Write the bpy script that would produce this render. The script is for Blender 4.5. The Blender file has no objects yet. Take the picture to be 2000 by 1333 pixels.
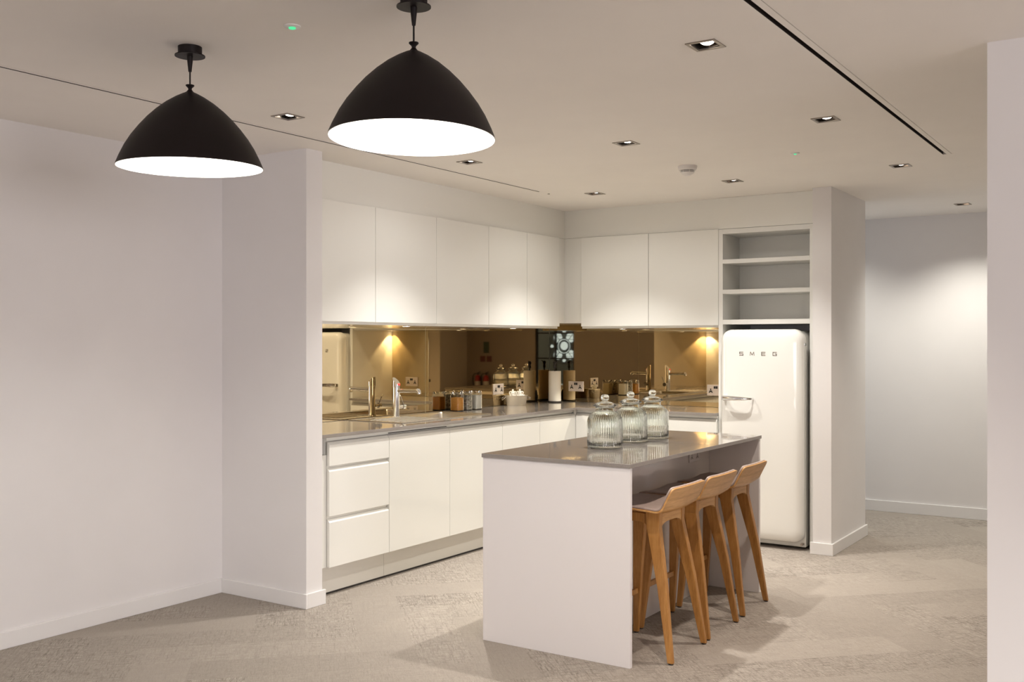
import bpy, bmesh, math, random
from mathutils import Vector, Matrix
random.seed(7)
S = bpy.context.scene
COL = S.collection
PI = math.pi

# ------------------------------------------------------------------ camera, world, exposure
cam_d = bpy.data.cameras.new('camera'); cam = bpy.data.objects.new('camera', cam_d); COL.objects.link(cam)
cam_d.sensor_width = 36.0; cam_d.lens = 36.0 * 1984 / 2000.0
cam_d.clip_start = 0.05; cam_d.clip_end = 100
cam_d.shift_y = 0.5 / 2000
cam.location = (0, 0, 1.44)
cam.rotation_euler = (PI / 2, 0, math.radians(33.5))
S.camera = cam
w = bpy.data.worlds.new('world'); S.world = w; w.use_nodes = True
w.node_tree.nodes['Background'].inputs[0].default_value = (0.55, 0.65, 0.8, 1)
w.node_tree.nodes['Background'].inputs[1].default_value = 1.4
S.view_settings.view_transform = 'Standard'; S.view_settings.look = 'None'
S.view_settings.gamma = 1; S.view_settings.use_curve_mapping = False
S.view_settings.exposure = 0.04

CEIL = 2.48
BEAM = 98           # downlight cone, degrees
WARM = (1.0, 0.79, 0.56)
# strength and colour of every kind of light in the room
G = dict(near=(18.0, (1, 0.93, 0.82)), left=(136.0, (1, 0.965, 0.91)), mid=(113.0, (1, 0.965, 0.90)),
         right=(80.0, (1, 0.88, 0.77)), back=(12.0, (1, 0.95, 0.9)), extra=(245.0, (0.98, 0.97, 0.95)),
         dayb=(90.0, (1, 0.92, 0.87)), dayr=(305.0, (0.99, 0.915, 0.94)), pend=(290.0, (1, 0.99, 0.93)),
         corr=(108.0, (1, 0.97, 0.87)), cab=(42.0, (1, 0.92, 0.74)))

def spot(name, loc, power, size=100, blend=0.7, color=WARM, radius=0.025, aim=(0, 0, -1)):
    d = bpy.data.lights.new(name, 'SPOT'); d.energy = power; d.color = color
    d.spot_size = math.radians(size); d.spot_blend = blend; d.shadow_soft_size = radius
    o = bpy.data.objects.new(name, d); COL.objects.link(o); o.location = loc
    o.rotation_euler = Vector(aim).to_track_quat('-Z', 'Y').to_euler()
    return o
def area(name, loc, power, sx, sy, aim, color):
    d = bpy.data.lights.new(name, 'AREA'); d.shape = 'RECTANGLE'; d.size = sx; d.size_y = sy
    d.energy = power; d.color = color
    o = bpy.data.objects.new(name, d); COL.objects.link(o); o.location = loc
    o.rotation_euler = Vector(aim).to_track_quat('-Z', 'Y').to_euler()
    return o
# soft fill lamps added as daylight from unseen windows behind the camera
area('window_daylight', (-1.6, -7.85, 1.45), G['dayb'][0], 5.0, 1.9, (0, 1, 0), G['dayb'][1])
area('window_daylight', (7.4, -0.9, 1.45), G['dayr'][0], 5.0, 1.9, (-1, 0, 0), G['dayr'][1])

# ------------------------------------------------------------------ materials
def mat(name, base=(0.8, 0.8, 0.8), rough=0.5, metal=0.0, **kw):
    m = bpy.data.materials.new(name); m.use_nodes = True
    b = m.node_tree.nodes['Principled BSDF']
    b.inputs['Base Color'].default_value = (*base, 1)
    b.inputs['Roughness'].default_value = rough
    b.inputs['Metallic'].default_value = metal
    for k, v in kw.items():
        b.inputs[k.replace('_', ' ')].default_value = v
    return m
def N(m, t, **kw):
    n = m.node_tree.nodes.new(t)
    for k, v in kw.items(): setattr(n, k, v)
    return n
def L(m, a, b): m.node_tree.links.new(a, b)
def bsdf(m): return m.node_tree.nodes['Principled BSDF']
def math_n(m, op, a, b=None, c=None):
    n = N(m, 'ShaderNodeMath', operation=op)
    for i, v in enumerate((a, b, c)):
        if v is None: continue
        if isinstance(v, (int, float)): n.inputs[i].default_value = v
        else: L(m, v, n.inputs[i])
    return n.outputs[0]
def noise(m, vec, scale, detail=2, rough=0.5):
    n = N(m, 'ShaderNodeTexNoise'); n.inputs['Scale'].default_value = scale
    n.inputs['Detail'].default_value = detail; n.inputs['Roughness'].default_value = rough
    if vec is not None: L(m, vec, n.inputs['Vector'])
    return n.outputs['Fac']
def ramp(m, fac, stops):
    r = N(m, 'ShaderNodeValToRGB'); L(m, fac, r.inputs[0])
    e = r.color_ramp.elements
    while len(e) < len(stops): e.new(0.5)
    for el, (p, c) in zip(e, stops): el.position = p; el.color = (*c, 1)
    return r.outputs[0]
def objvec(m, scale=(1, 1, 1), rot=(0, 0, 0)):
    tc = N(m, 'ShaderNodeTexCoord'); mp = N(m, 'ShaderNodeMapping')
    mp.inputs['Scale'].default_value = scale; mp.inputs['Rotation'].default_value = rot
    L(m, tc.outputs['Object'], mp.inputs['Vector']); return mp.outputs[0]
def bump(m, h, strength=0.2, dist=0.002):
    b = N(m, 'ShaderNodeBump'); b.inputs['Strength'].default_value = strength; b.inputs['Distance'].default_value = dist
    L(m, h, b.inputs['Height']); L(m, b.outputs[0], bsdf(m).inputs['Normal'])

def paint(name, c, rough=0.6):
    m = mat(name, c, rough); v = objvec(m)
    f = noise(m, v, 3.0, 3)
    col = ramp(m, f, [(0.3, tuple(x * 0.985 for x in c)), (0.7, tuple(min(1, x * 1.01) for x in c))])
    L(m, col, bsdf(m).inputs['Base Color'])
    bump(m, noise(m, v, 260, 2), 0.06, 0.001)
    return m
M = {}
M['wall'] = paint('wall_paint', (0.80, 0.775, 0.765))
M['taupe_wall'] = paint('taupe_wall_paint', (0.36, 0.315, 0.265))  # darkened so the far room stays dim in the mirrors
M['ceiling'] = paint('ceiling_paint', (0.92, 0.88, 0.83), 0.75)
M['skirting'] = paint('skirting_gloss', (0.82, 0.80, 0.785), 0.3)
M['gloss'] = mat('white_gloss_lacquer', (0.857, 0.848, 0.80), 0.16, 0, Coat_Weight=0.6, Coat_Roughness=0.04)
M['satin'] = mat('white_satin_board', (0.80, 0.79, 0.75), 0.35)
M['plinth'] = mat('satin_silver_plinth', (0.72, 0.69, 0.63), 0.3)
M['island'] = mat('island_white_panel', (0.82, 0.78, 0.765), 0.38)
M['island_back'] = mat('island_gloss_back_panel', (0.78, 0.74, 0.71), 0.12, 0, Coat_Weight=0.7, Coat_Roughness=0.03)
M['mirror'] = mat('bronze_mirror', (0.60, 0.49, 0.315), 0.015, 1.0)
M['mirror_edge'] = mat('mirror_glass_edge', (0.75, 0.70, 0.5), 0.15)
M['black'] = mat('matt_black_metal', (0.009, 0.005, 0.005), 0.5, 0, Specular_IOR_Level=0.25)
M['slot'] = mat('dark_brown_channel', (0.035, 0.024, 0.019), 0.6)
M['dark'] = mat('dark_recess', (0.03, 0.025, 0.022), 0.6)
M['shade_in'] = mat('white_enamel_inside', (0.92, 0.90, 0.86), 0.35)
M['chrome'] = mat('chrome', (0.85, 0.85, 0.85), 0.07, 1.0)
M['frame_grey'] = mat('satin_nickel_frame', (0.34, 0.30, 0.26), 0.3, 0.8)
M['housing'] = mat('anodised_housing', (0.32, 0.28, 0.25), 0.08, 0.9)
M['fridge'] = mat('cream_enamel', (0.90, 0.885, 0.84), 0.14, 0, Coat_Weight=1.0, Coat_Roughness=0.03)
M['badge'] = mat('badge_grey_metal', (0.36, 0.31, 0.27), 0.3, 0.7)
M['seal'] = mat('grey_rubber_seal', (0.35, 0.33, 0.31), 0.6)
M['plastic'] = mat('white_plastic', (0.82, 0.79, 0.76), 0.35)
M['socket_steel'] = mat('brushed_socket_plate', (0.80, 0.72, 0.68), 0.28, 0.55)
M['black_plastic'] = mat('black_plastic', (0.02, 0.018, 0.018), 0.4)
M['paper'] = paint('kitchen_paper', (0.93, 0.90, 0.84), 0.9)
M['ceramic'] = mat('white_ceramic', (0.92, 0.90, 0.87), 0.12)
M['tin'] = mat('brushed_tin', (0.78, 0.74, 0.66), 0.33, 0.9)
M['red'] = mat('red_plastic', (0.75, 0.03, 0.03), 0.3)
M['coral'] = mat('extinguisher_red', (0.45, 0.03, 0.02), 0.3)
M['notice'] = mat('dark_red_notice', (0.16, 0.05, 0.04), 0.5)
M['green_notice'] = mat('dark_green_notice', (0.06, 0.10, 0.06), 0.5)
M['stone'] = paint('grey_stone', (0.22, 0.23, 0.25), 0.8)
M['rope'] = mat('black_rubber', (0.015, 0.013, 0.013), 0.6)

def emis(name, c, s):
    m = bpy.data.materials.new(name); m.use_nodes = True; nt = m.node_tree
    nt.nodes.remove(nt.nodes['Principled BSDF'])
    e = nt.nodes.new('ShaderNodeEmission'); e.inputs[0].default_value = (*c, 1); e.inputs[1].default_value = s
    nt.links.new(e.outputs[0], nt.nodes['Material Output'].inputs[0]); return m
M['bulb'] = emis('lit_pendant_bulb', G['pend'][1], G['pend'][0])
M['lamp'] = emis('lit_downlight_lamp', (1.0, 0.90, 0.76), 9)
M['green'] = emis('green_exit_led', (0.12, 0.85, 0.38), 1.0)
M['sky'] = emis('bright_window_sky', (0.34, 0.52, 1.0), 4.6)
M['strip'] = emis('lit_strip', (1.0, 0.85, 0.65), 14)

def glass(name, c=(1, 1, 1), rough=0.0, ior=1.47):
    m = mat(name, c, rough, 0, Transmission_Weight=1.0, IOR=ior); return m
M['glass'] = glass('ribbed_jar_glass', (0.955, 0.985, 0.955))
M['glass_small'] = glass('clear_canister_glass', (0.97, 0.98, 0.96))
M['pane'] = mat('thin_pane', (0.9, 0.95, 1.0), 0.0, 0, Transmission_Weight=1.0, IOR=1.01, Alpha=1.0)

# quartz worktop
m = mat('taupe_quartz', (0.3, 0.27, 0.24), 0.07, 0, Coat_Weight=0.5, Coat_Roughness=0.02)
v = objvec(m); f = noise(m, v, 420, 2)
L(m, ramp(m, f, [(0.3, (0.235, 0.205, 0.182)), (0.7, (0.30, 0.268, 0.24))]), bsdf(m).inputs['Base Color']); M['quartz'] = m
# steel
m = mat('brushed_stainless_steel', (0.72, 0.68, 0.62), 0.22, 1.0)
v = objvec(m, (400, 6, 40)); bump(m, noise(m, v, 3, 2), 0.08, 0.0006); M['steel'] = m
# oak, grain along a chosen axis
def oak(name, sc, tint=1.0, sat=1.0):
    m = mat(name, (0.5, 0.3, 0.12), 0.38)
    v = objvec(m, sc)
    f1 = noise(m, v, 6, 4, 0.6); f2 = noise(m, v, 30, 3, 0.6)
    f = math_n(m, 'ADD', math_n(m, 'MULTIPLY', f1, 0.65), math_n(m, 'MULTIPLY', f2, 0.35))
    tn = lambda c: (tint * c[0], tint * c[1] * sat ** 0.3, tint * c[2] * sat)
    L(m, ramp(m, f, [(0.32, tn((0.33, 0.155, 0.042))), (0.5, tn((0.47, 0.25, 0.085))),
                     (0.68, tn((0.58, 0.335, 0.135)))]), bsdf(m).inputs['Base Color'])
    bump(m, f2, 0.12, 0.0008); return m
M['oak_leg'] = oak('oak_leg', (9, 9, 0.55), 0.9, 0.62)
M['oak_ply'] = oak('oak_ply', (7, 0.6, 7), 1.22)
M['ply_edge'] = oak('beech_ply_edge', (4, 4, 4), 1.25)
# leather pad
m = mat('taupe_leather', (0.30, 0.22, 0.19), 0.5); v = objvec(m)
L(m, ramp(m, noise(m, v, 40, 3), [(0.3, (0.39, 0.30, 0.265)), (0.7, (0.45, 0.355, 0.315))]), bsdf(m).inputs['Base Color'])
bump(m, noise(m, v, 500, 2), 0.15, 0.0006); M['leather'] = m
# spices
def grains(name, a, b, sc=160):
    m = mat(name, a, 0.9); v = objvec(m)
    L(m, ramp(m, noise(m, v, sc, 3), [(0.35, a), (0.65, b)]), bsdf(m).inputs['Base Color']); bump(m, noise(m, v, sc, 2), 0.5, 0.002); return m
M['turmeric'] = grains('orange_spice', (0.62, 0.24, 0.03), (0.75, 0.36, 0.07))
M['flour'] = grains('white_powder', (0.85, 0.80, 0.74), (0.93, 0.89, 0.84))
M['pods'] = grains('mixed_grey_pods', (0.16, 0.13, 0.10), (0.75, 0.70, 0.62), 70)
M['brown'] = grains('brown_spice', (0.16, 0.055, 0.02), (0.26, 0.10, 0.03))

# carpet planks, herringbone at 45 degrees to the walls
def carpet():
    m = mat('woven_carpet_planks', (0.3, 0.27, 0.23), 0.95)
    W = 0.25; n = 4.0
    v = objvec(m, (1 / W, 1 / W, 1), (0, 0, PI / 4))
    sp = N(m, 'ShaderNodeSeparateXYZ'); L(m, v, sp.inputs[0])
    u_, v_ = sp.outputs[0], sp.outputs[1]
    i = math_n(m, 'FLOOR', u_); j = math_n(m, 'FLOOR', v_)
    k = math_n(m, 'FLOORED_MODULO', math_n(m, 'SUBTRACT', i, j), 2 * n)
    hor = math_n(m, 'LESS_THAN', k, n - 0.5)
    hx = math_n(m, 'SUBTRACT', i, k)                                   # id of a plank lying along u
    vy = math_n(m, 'SUBTRACT', j, math_n(m, 'SUBTRACT', 2 * n - 1, k))  # id of a plank lying along v
    inv = math_n(m, 'SUBTRACT', 1.0, hor)
    idx = math_n(m, 'ADD', math_n(m, 'MULTIPLY', hx, hor), math_n(m, 'MULTIPLY', i, inv))
    idy = math_n(m, 'ADD', math_n(m, 'MULTIPLY', j, hor), math_n(m, 'MULTIPLY', vy, inv))
    cb = N(m, 'ShaderNodeCombineXYZ'); L(m, idx, cb.inputs[0]); L(m, idy, cb.inputs[1]); L(m, hor, cb.inputs[2])
    wn = N(m, 'ShaderNodeTexWhiteNoise'); L(m, cb.outputs[0], wn.inputs['Vector'])
    tone = wn.outputs['Value']
    sc = N(m, 'ShaderNodeSeparateColor'); L(m, wn.outputs['Color'], sc.inputs[0])
    # threads in both directions
    off = N(m, 'ShaderNodeVectorMath', operation='ADD'); L(m, v, off.inputs[0]); L(m, wn.outputs['Color'], off.inputs[1])
    def thread(sx, sy, s):
        mp = N(m, 'ShaderNodeMapping'); mp.inputs['Scale'].default_value = (sx, sy, 1); L(m, off.outputs[0], mp.inputs['Vector'])
        return noise(m, mp.outputs[0], s, 2, 0.55)
    a = thread(2.6, 28, 1.0); b = thread(28, 2.6, 1.0); fine = noise(m, v, 55, 2, 0.6)
    a2 = thread(8, 62, 1.0); b2 = thread(62, 8, 1.0)
    mn = math_n(m, 'MINIMUM', a, b); mn2 = math_n(m, 'MINIMUM', a2, b2)
    weave = math_n(m, 'ADD', math_n(m, 'MULTIPLY', mn, 0.45), math_n(m, 'MULTIPLY', mn2, 0.55))
    # per-plank strength of the weave, smooth planks between crosshatched ones
    amp = math_n(m, 'MULTIPLY_ADD', math_n(m, 'POWER', sc.outputs[1], 1.3), 1.0, 0.22)
    wv = math_n(m, 'MULTIPLY', math_n(m, 'SUBTRACT', weave, 0.44), math_n(m, 'MULTIPLY', amp, 1.75))
    base = math_n(m, 'MULTIPLY_ADD', math_n(m, 'SUBTRACT', tone, 0.5), 0.07, 0.5)
    tot = math_n(m, 'ADD', math_n(m, 'ADD', base, wv), math_n(m, 'MULTIPLY', math_n(m, 'SUBTRACT', fine, 0.5), 0.32))
    tot = math_n(m, 'SUBTRACT', tot, math_n(m, 'MULTIPLY', amp, 0.06))
    L(m, ramp(m, tot, [(0.15, (0.13, 0.11, 0.092)), (0.5, (0.345, 0.302, 0.260)), (0.85, (0.52, 0.465, 0.41))]), bsdf(m).inputs['Base Color'])
    bump(m, weave, 0.5, 0.003)
    return m
M['carpet'] = carpet()

# ------------------------------------------------------------------ mesh helpers
def put(name, bm, m, parent=None, smooth=False, loc=None, bevel=0, seg=2, auto=True):
    bmesh.ops.recalc_face_normals(bm, faces=bm.faces)
    me = bpy.data.meshes.new(name); bm.to_mesh(me); bm.free()
    for mm in (m if isinstance(m, (list, tuple)) else [m]): me.materials.append(mm)
    o = bpy.data.objects.new(name, me); COL.objects.link(o)
    if parent: o.parent = parent
    if loc: o.location = loc
    if smooth:
        for p in me.polygons: p.use_smooth = True
        if auto:
            me.set_sharp_from_angle(angle=math.radians(40))
    if bevel:
        md = o.modifiers.new('bevel', 'BEVEL'); md.width = bevel; md.segments = seg; md.limit_method = 'ANGLE'
        md.angle_limit = math.radians(40)
    return o
def tag(o, label=None, cat=None, group=None, kind=None):
    if label: o['label'] = label
    if cat: o['category'] = cat
    if group: o['group'] = group
    if kind: o['kind'] = kind
    return o
def thing(name, label, cat, loc=(0, 0, 0), rz=0, group=None):
    o = bpy.data.objects.new(name, None); COL.objects.link(o); o.location = loc; o.rotation_euler = (0, 0, rz)
    o.empty_display_size = 0.05
    return tag(o, label, cat, group)
def struct(name, bm, m, **kw):
    o = put(name, bm, m, **kw)
    if not kw.get('parent'): o['kind'] = 'structure'
    return o
def box(bm, x0, x1, y0, y1, z0, z1, mi=0):
    vs = [bm.verts.new((x, y, z)) for x in (x0, x1) for y in (y0, y1) for z in (z0, z1)]
    for q in ((0, 1, 3, 2), (4, 6, 7, 5), (0, 4, 5, 1), (2, 3, 7, 6), (0, 2, 6, 4), (1, 5, 7, 3)):
        f = bm.faces.new([vs[i] for i in q]); f.material_index = mi
    return vs
def B(*a):
    bm = bmesh.new(); box(bm, *a); return bm
def grid_slab(xs, ys, z0, z1, solid):
    """slab made of cells; solid(xc, yc) tells which cells exist"""
    bm = bmesh.new(); xs = sorted(set(xs)); ys = sorted(set(ys)); V = {}
    def vv(i, j, k):
        if (i, j, k) not in V: V[(i, j, k)] = bm.verts.new((xs[i], ys[j], z1 if k else z0))
        return V[(i, j, k)]
    nx, ny = len(xs) - 1, len(ys) - 1
    s = [[solid((xs[i] + xs[i + 1]) / 2, (ys[j] + ys[j + 1]) / 2) for j in range(ny)] for i in range(nx)]
    g = lambda i, j: 0 <= i < nx and 0 <= j < ny and s[i][j]
    for i in range(nx):
        for j in range(ny):
            if not s[i][j]: continue
            bm.faces.new((vv(i, j, 1), vv(i + 1, j, 1), vv(i + 1, j + 1, 1), vv(i, j + 1, 1)))
            bm.faces.new((vv(i, j, 0), vv(i, j + 1, 0), vv(i + 1, j + 1, 0), vv(i + 1, j, 0)))
            if not g(i - 1, j): bm.faces.new((vv(i, j, 0), vv(i, j, 1), vv(i, j + 1, 1), vv(i, j + 1, 0)))
            if not g(i + 1, j): bm.faces.new((vv(i + 1, j, 0), vv(i + 1, j + 1, 0), vv(i + 1, j + 1, 1), vv(i + 1, j, 1)))
            if not g(i, j - 1): bm.faces.new((vv(i, j, 0), vv(i + 1, j, 0), vv(i + 1, j, 1), vv(i, j, 1)))
            if not g(i, j + 1): bm.faces.new((vv(i, j + 1, 0), vv(i, j + 1, 1), vv(i + 1, j + 1, 1), vv(i + 1, j + 1, 0)))
    return bm
def lathe(bm, prof, seg=48, cx=0, cy=0, rmod=None, close=False, mi=0, axis='z'):
    """prof: list of (r, z)"""
    rings = []
    for r, z in prof:
        if r < 1e-6: rings.append([bm.verts.new((cx, cy, z))]); continue
        ring = []
        for k in range(seg):
            a = 2 * PI * k / seg; rr = r * (rmod(a, z, r) if rmod else 1)
            ring.append(bm.verts.new((cx + rr * math.cos(a), cy + rr * math.sin(a), z)))
        rings.append(ring)
    pairs = list(zip(rings, rings[1:])) + ([(rings[-1], rings[0])] if close else [])
    for A, Bq in pairs:
        if len(A) == 1 and len(Bq) == 1: continue
        for k in range(seg):
            k2 = (k + 1) % seg
            if len(A) == 1: f = bm.faces.new((A[0], Bq[k], Bq[k2]))
            elif len(Bq) == 1: f = bm.faces.new((A[k], A[k2], Bq[0]))
            else: f = bm.faces.new((A[k], A[k2], Bq[k2], Bq[k]))
            f.material_index = mi
def tube(bm, pts, r, seg=10, caps=True, mi=0):
    pts = [Vector(p) for p in pts]; rs = r if isinstance(r, (list, tuple)) else [r] * len(pts)
    prev = None; rings = []
    up = Vector((0, 0, 1))
    for i, p in enumerate(pts):
        d = (pts[min(i + 1, len(pts) - 1)] - pts[max(i - 1, 0)]).normalized()
        if prev is None:
            a = up if abs(d.dot(up)) < 0.95 else Vector((1, 0, 0)); u = d.cross(a).normalized()
        else: u = (prev - d * prev.dot(d)).normalized()
        prev = u; v = d.cross(u)
        rings.append([bm.verts.new(p + (u * math.cos(2 * PI * k / seg) + v * math.sin(2 * PI * k / seg)) * rs[i]) for k in range(seg)])
    for A, Bq in zip(rings, rings[1:]):
        for k in range(seg):
            f = bm.faces.new((A[k], A[(k + 1) % seg], Bq[(k + 1) % seg], Bq[k])); f.material_index = mi
    if caps:
        bm.faces.new(rings[0][::-1]).material_index = mi; bm.faces.new(rings[-1]).material_index = mi
def prism(bm, pts, fn, d0, d1, mi=0):
    """2D outline pts extruded between d0 and d1; fn(a, b, d) -> xyz"""
    A = [bm.verts.new(fn(a, b, d0)) for a, b in pts]; Bq = [bm.verts.new(fn(a, b, d1)) for a, b in pts]
    n = len(pts)
    bm.faces.new(A[::-1]).material_index = mi; bm.faces.new(Bq).material_index = mi
    for k in range(n): bm.faces.new((A[k], A[(k + 1) % n], Bq[(k + 1) % n], Bq[k])).material_index = mi
def rrect(x0, x1, z0, z1, r, seg=8, r2=None):
    """rounded rectangle outline; r for top corners, r2 for bottom"""
    r2 = r if r2 is None else r2; out = []
    for cx, cz, a0, rr in ((x1 - r, z1 - r, 0, r), (x0 + r, z1 - r, 90, r), (x0 + r2, z0 + r2, 180, r2), (x1 - r2, z0 + r2, 270, r2)):
        for k in range(seg + 1):
            a = math.radians(a0 + 90 * k / seg); out.append((cx + rr * math.cos(a), cz + rr * math.sin(a)))
    return out
def copy_tree(o, parent=None):
    c = o.copy(); COL.objects.link(c); c.parent = parent
    for ch in list(o.children): copy_tree(ch, c)
    return c

# ------------------------------------------------------------------ the setting
XL, XR, YB, YF = -4.61, 7.6, -8.0, 8.91
struct('floor', B(XL - 0.15, XR + 0.15, YB - 4.0, YF + 0.15, -0.1, 0.0), M['carpet'])
LX = (-3.457, -2.442, -1.40); DH = 0.047                      # downlight grid, half hole
rows = [(x, y) for y in (-2.75, -1.2, 0.3, 1.82, 3.345, 4.775, 6.28) for x in LX]
rows = [p for p in rows if p not in ((-3.457, 1.82), (-1.40, 1.82), (-2.442, 1.82), (-2.442, 3.345))]
LIGHTS = rows + [(-1.40, 8.30), (-2.442, 8.30), (0.9, 8.30), (3.0, -1.2), (3.0, -4.0), (0.25, 2.3), (5.2, -5.4), (0.8, -4.6), (-1.4, -4.6), (-3.4, -4.6)]
holes = [(x - DH, x + DH, y - DH, y + DH) for x, y in LIGHTS]
slots = [(-3.748, -3.705, -1.6, 6.00), (-1.121, -1.066, -1.6, 6.04)]
holes += slots
xs = [XL - 0.15, XR + 0.15] + [h[0] for h in holes] + [h[1] for h in holes]
ys = [YB - 0.15, YF + 0.15] + [h[2] for h in holes] + [h[3] for h in holes]
struct('ceiling', grid_slab(xs, ys, CEIL, CEIL + 0.012, lambda x, y: not any(a < x < b and c < y < d for a, b, c, d in holes)), M['ceiling'])
struct('ceiling', B(XL - 0.15, XR + 0.15, YB - 0.15, YF + 0.15, CEIL + 0.16, CEIL + 0.2), M['dark'])

PY0, PY1, PX = 3.947, 4.068, -3.94                            # partition
KY = 7.55                                                     # kitchen back wall face
CX0, CX1, CY0, CY1 = -2.10, -1.975, 6.865, 7.735              # column beside the fridge
struct('wall_left', B(XL - 0.15, XL, YB - 0.15, CY1, 0, CEIL + 0.16), M['wall'])
struct('wall_partition', B(XL, PX, PY0, PY1, 0, CEIL), M['wall'])
struct('wall_kitchen_back', B(XL, CX0, KY, CY1, 0, CEIL), M['wall'])
struct('wall_column', B(CX0, CX1, CY0, CY1, 0, CEIL), M['wall'])
struct('wall_corridor', B(XL - 0.15, XR + 0.15, YF, YF + 0.15, 0, CEIL + 0.16), M['wall'])
struct('wall_right_return', B(-0.572, 1.6, 3.86, 4.1, 0, CEIL), M['wall'])
struct('wall_corridor_side', B(1.45, 1.6, 4.1, YF, 0, CEIL), M['wall'])
# bulkhead above the wall cabinets
bm = grid_slab([XL, -4.127, -2.822], [PY1, 7.0, KY], 2.2585, CEIL, lambda x, y: x < -4.127 or y > 7.0)
struct('wall_bulkhead', bm, M['gloss'])
# far end of the room behind the camera: glazed opening 4.15..5.3, windows elsewhere
GX0, GX1 = 4.13, 5.33
bm = bmesh.new()
for a in ((XL - 0.15, -4.1, 0, CEIL + 0.16), (-4.1, 0.9, 0, 0.5), (-4.1, 0.9, 2.4, CEIL + 0.16), (0.9, GX0, 0, CEIL + 0.16),
          (GX0, GX1, 2.2, CEIL + 0.16), (GX1, XR + 0.15, 0, CEIL + 0.16)):
    box(bm, a[0], a[1], YB - 0.15, YB, a[2], a[3])
struct('wall_back', bm, M['taupe_wall'])
bm = bmesh.new()
for a in ((YB, -3.4, 0, CEIL + 0.16), (-3.4, 1.6, 0, 0.5), (-3.4, 1.6, 2.4, CEIL + 0.16), (1.6, YF, 0, CEIL + 0.16)):
    box(bm, XR, XR + 0.15, a[0], a[1], a[2], a[3])
struct('wall_right', bm, M['wall'])
def window(n, horiz, a0, a1, z0, z1, p, nv, nh, m, t=0.04):
    bm = bmesh.new()
    q = lambda u0, u1, zz0, zz1: box(bm, u0, u1, p - 0.05, p, zz0, zz1) if horiz else box(bm, p, p + 0.05, u0, u1, zz0, zz1)
    for k in range(nv + 1):
        u = a0 + (a1 - a0 - t) * k / nv; q(u, u + t, z0, z1)
    for z in nh: q(a0, a1, z, z + t * 0.8)
    o = struct('window_%d' % n, bm, m)
    bm = bmesh.new()
    if horiz: box(bm, a0, a1, p - 0.03, p - 0.024, z0, z1)
    else: box(bm, p + 0.024, p + 0.03, a0, a1, z0, z1)
    put('pane', bm, M['pane'], o)
window(1, True, GX0, GX1, 0, 2.2, YB - 0.04, 2, (0, 0.965, 1.64, 2.16), M['black'], 0.045)
window(2, True, -4.1, 0.9, 0.5, 2.4, YB - 0.04, 4, (0.5, 2.36), M['satin'])
window(3, False, -3.4, 1.6, 0.5, 2.4, XR + 0.04, 4, (0.5, 2.36), M['satin'])

SK = 0.015; SH = 0.08                                         # skirting boards with a small top chamfer
def skirt(name, x0, x1, y0, y1, h=SH):
    o = struct(name, B(x0, x1, y0, y1, 0, h), M['skirting'], bevel=0.0025); return o
skirt('baseboard_left', XL, XL + SK, YB, PY0 - SK)
skirt('baseboard_partition', XL, PX + SK, PY0 - SK, PY0)
skirt('baseboard_partition_end', PX, PX + SK, PY0, PY1 + SK)
skirt('baseboard_column_front', CX0 - SK, CX1 + SK, CY0 - SK, CY0)
skirt('baseboard_column_side', CX1, CX1 + SK, CY0, CY1 + SK)
skirt('baseboard_corridor', XL, 1.45, YF - SK, YF, 0.092)
skirt('baseboard_back', 0.9, GX0, YB, YB + SK)
skirt('baseboard_back_right', GX1, XR, YB, YB + SK)

# slot diffusers in the ceiling
def diffuser(x0, x1, y0, y1, dark0, dark1, groove, label):
    t = thing('slot_diffuser', label, 'air vent', ((x0 + x1) / 2, (y0 + y1) / 2, CEIL), 0, None)
    cx, cy = (x0 + x1) / 2, (y0 + y1) / 2
    bm = bmesh.new(); e = 0.0015
    for a, b in ((x0 + 0.0005, dark0), (dark1, groove - e), (groove + e, x1 - 0.0005)):
        if b - a > 0.0004: box(bm, a - cx, b - cx, y0 - cy, y1 - cy, 0.0005, 0.008)
    put('flange', bm, M['ceiling'], t)
    bm = bmesh.new()
    box(bm, dark0 - cx + .0002, dark0 - cx + .0014, y0 - cy, y1 - cy, 0.0006, 0.06); box(bm, dark1 - cx - .0012, dark1 - cx - .0002, y0 - cy, y1 - cy, 0.0006, 0.06)
    box(bm, x0 - cx, x1 - cx, y0 - cy, y1 - cy, 0.06, 0.065)
    put('channel', bm, M['slot'], t)
diffuser(*slots[0], -3.748, -3.736, -3.7115, 'long thin ceiling slot diffuser above the kitchen units, left of the pendants')
diffuser(*slots[1], -1.121, -1.102, -1.0755, 'long dark ceiling slot diffuser at the right, beside the square downlights')

# ------------------------------------------------------------------ downlights
def make_downlight():
    t = thing('downlight', '', 'ceiling light', (0, 0, CEIL))
    bm = bmesh.new(); o, i = 0.055, 0.043
    for a in ((-o, o, -o, -i), (-o, o, i, o), (-o, -i, -i, i), (i, o, -i, i)): box(bm, *a, -0.004, 0.0)
    put('frame', bm, M['frame_grey'], t, bevel=0.001)
    bm = bmesh.new(); w_ = 0.0425; h = 0.10
    for a in ((-w_, -w_ + .001, -w_, w_), (w_ - .001, w_, -w_, w_), (-w_, w_, -w_, -w_ + .001), (-w_, w_, w_ - .001, w_)): box(bm, *a, 0.001, h)
    box(bm, -w_, w_, -w_, w_, h, h + .002)
    put('housing', bm, M['housing'], t)
    bm = bmesh.new()
    lathe(bm, [(0.0, 0.0), (0.026, 0.0), (0.0295, 0.003), (0.0295, 0.016), (0.014, 0.036), (0, 0.036)], 24)
    for f in bm.faces: f.material_index = 0 if all(v.co.z < 0.001 for v in f.verts) else 1
    l = put('lamp', bm, [M['lamp'], M['chrome']], t, smooth=True, loc=(0.004, 0.004, 0.015))
    l.rotation_euler = (math.radians(-20), math.radians(-8), 0)
    return t
dl0 = make_downlight()
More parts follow.
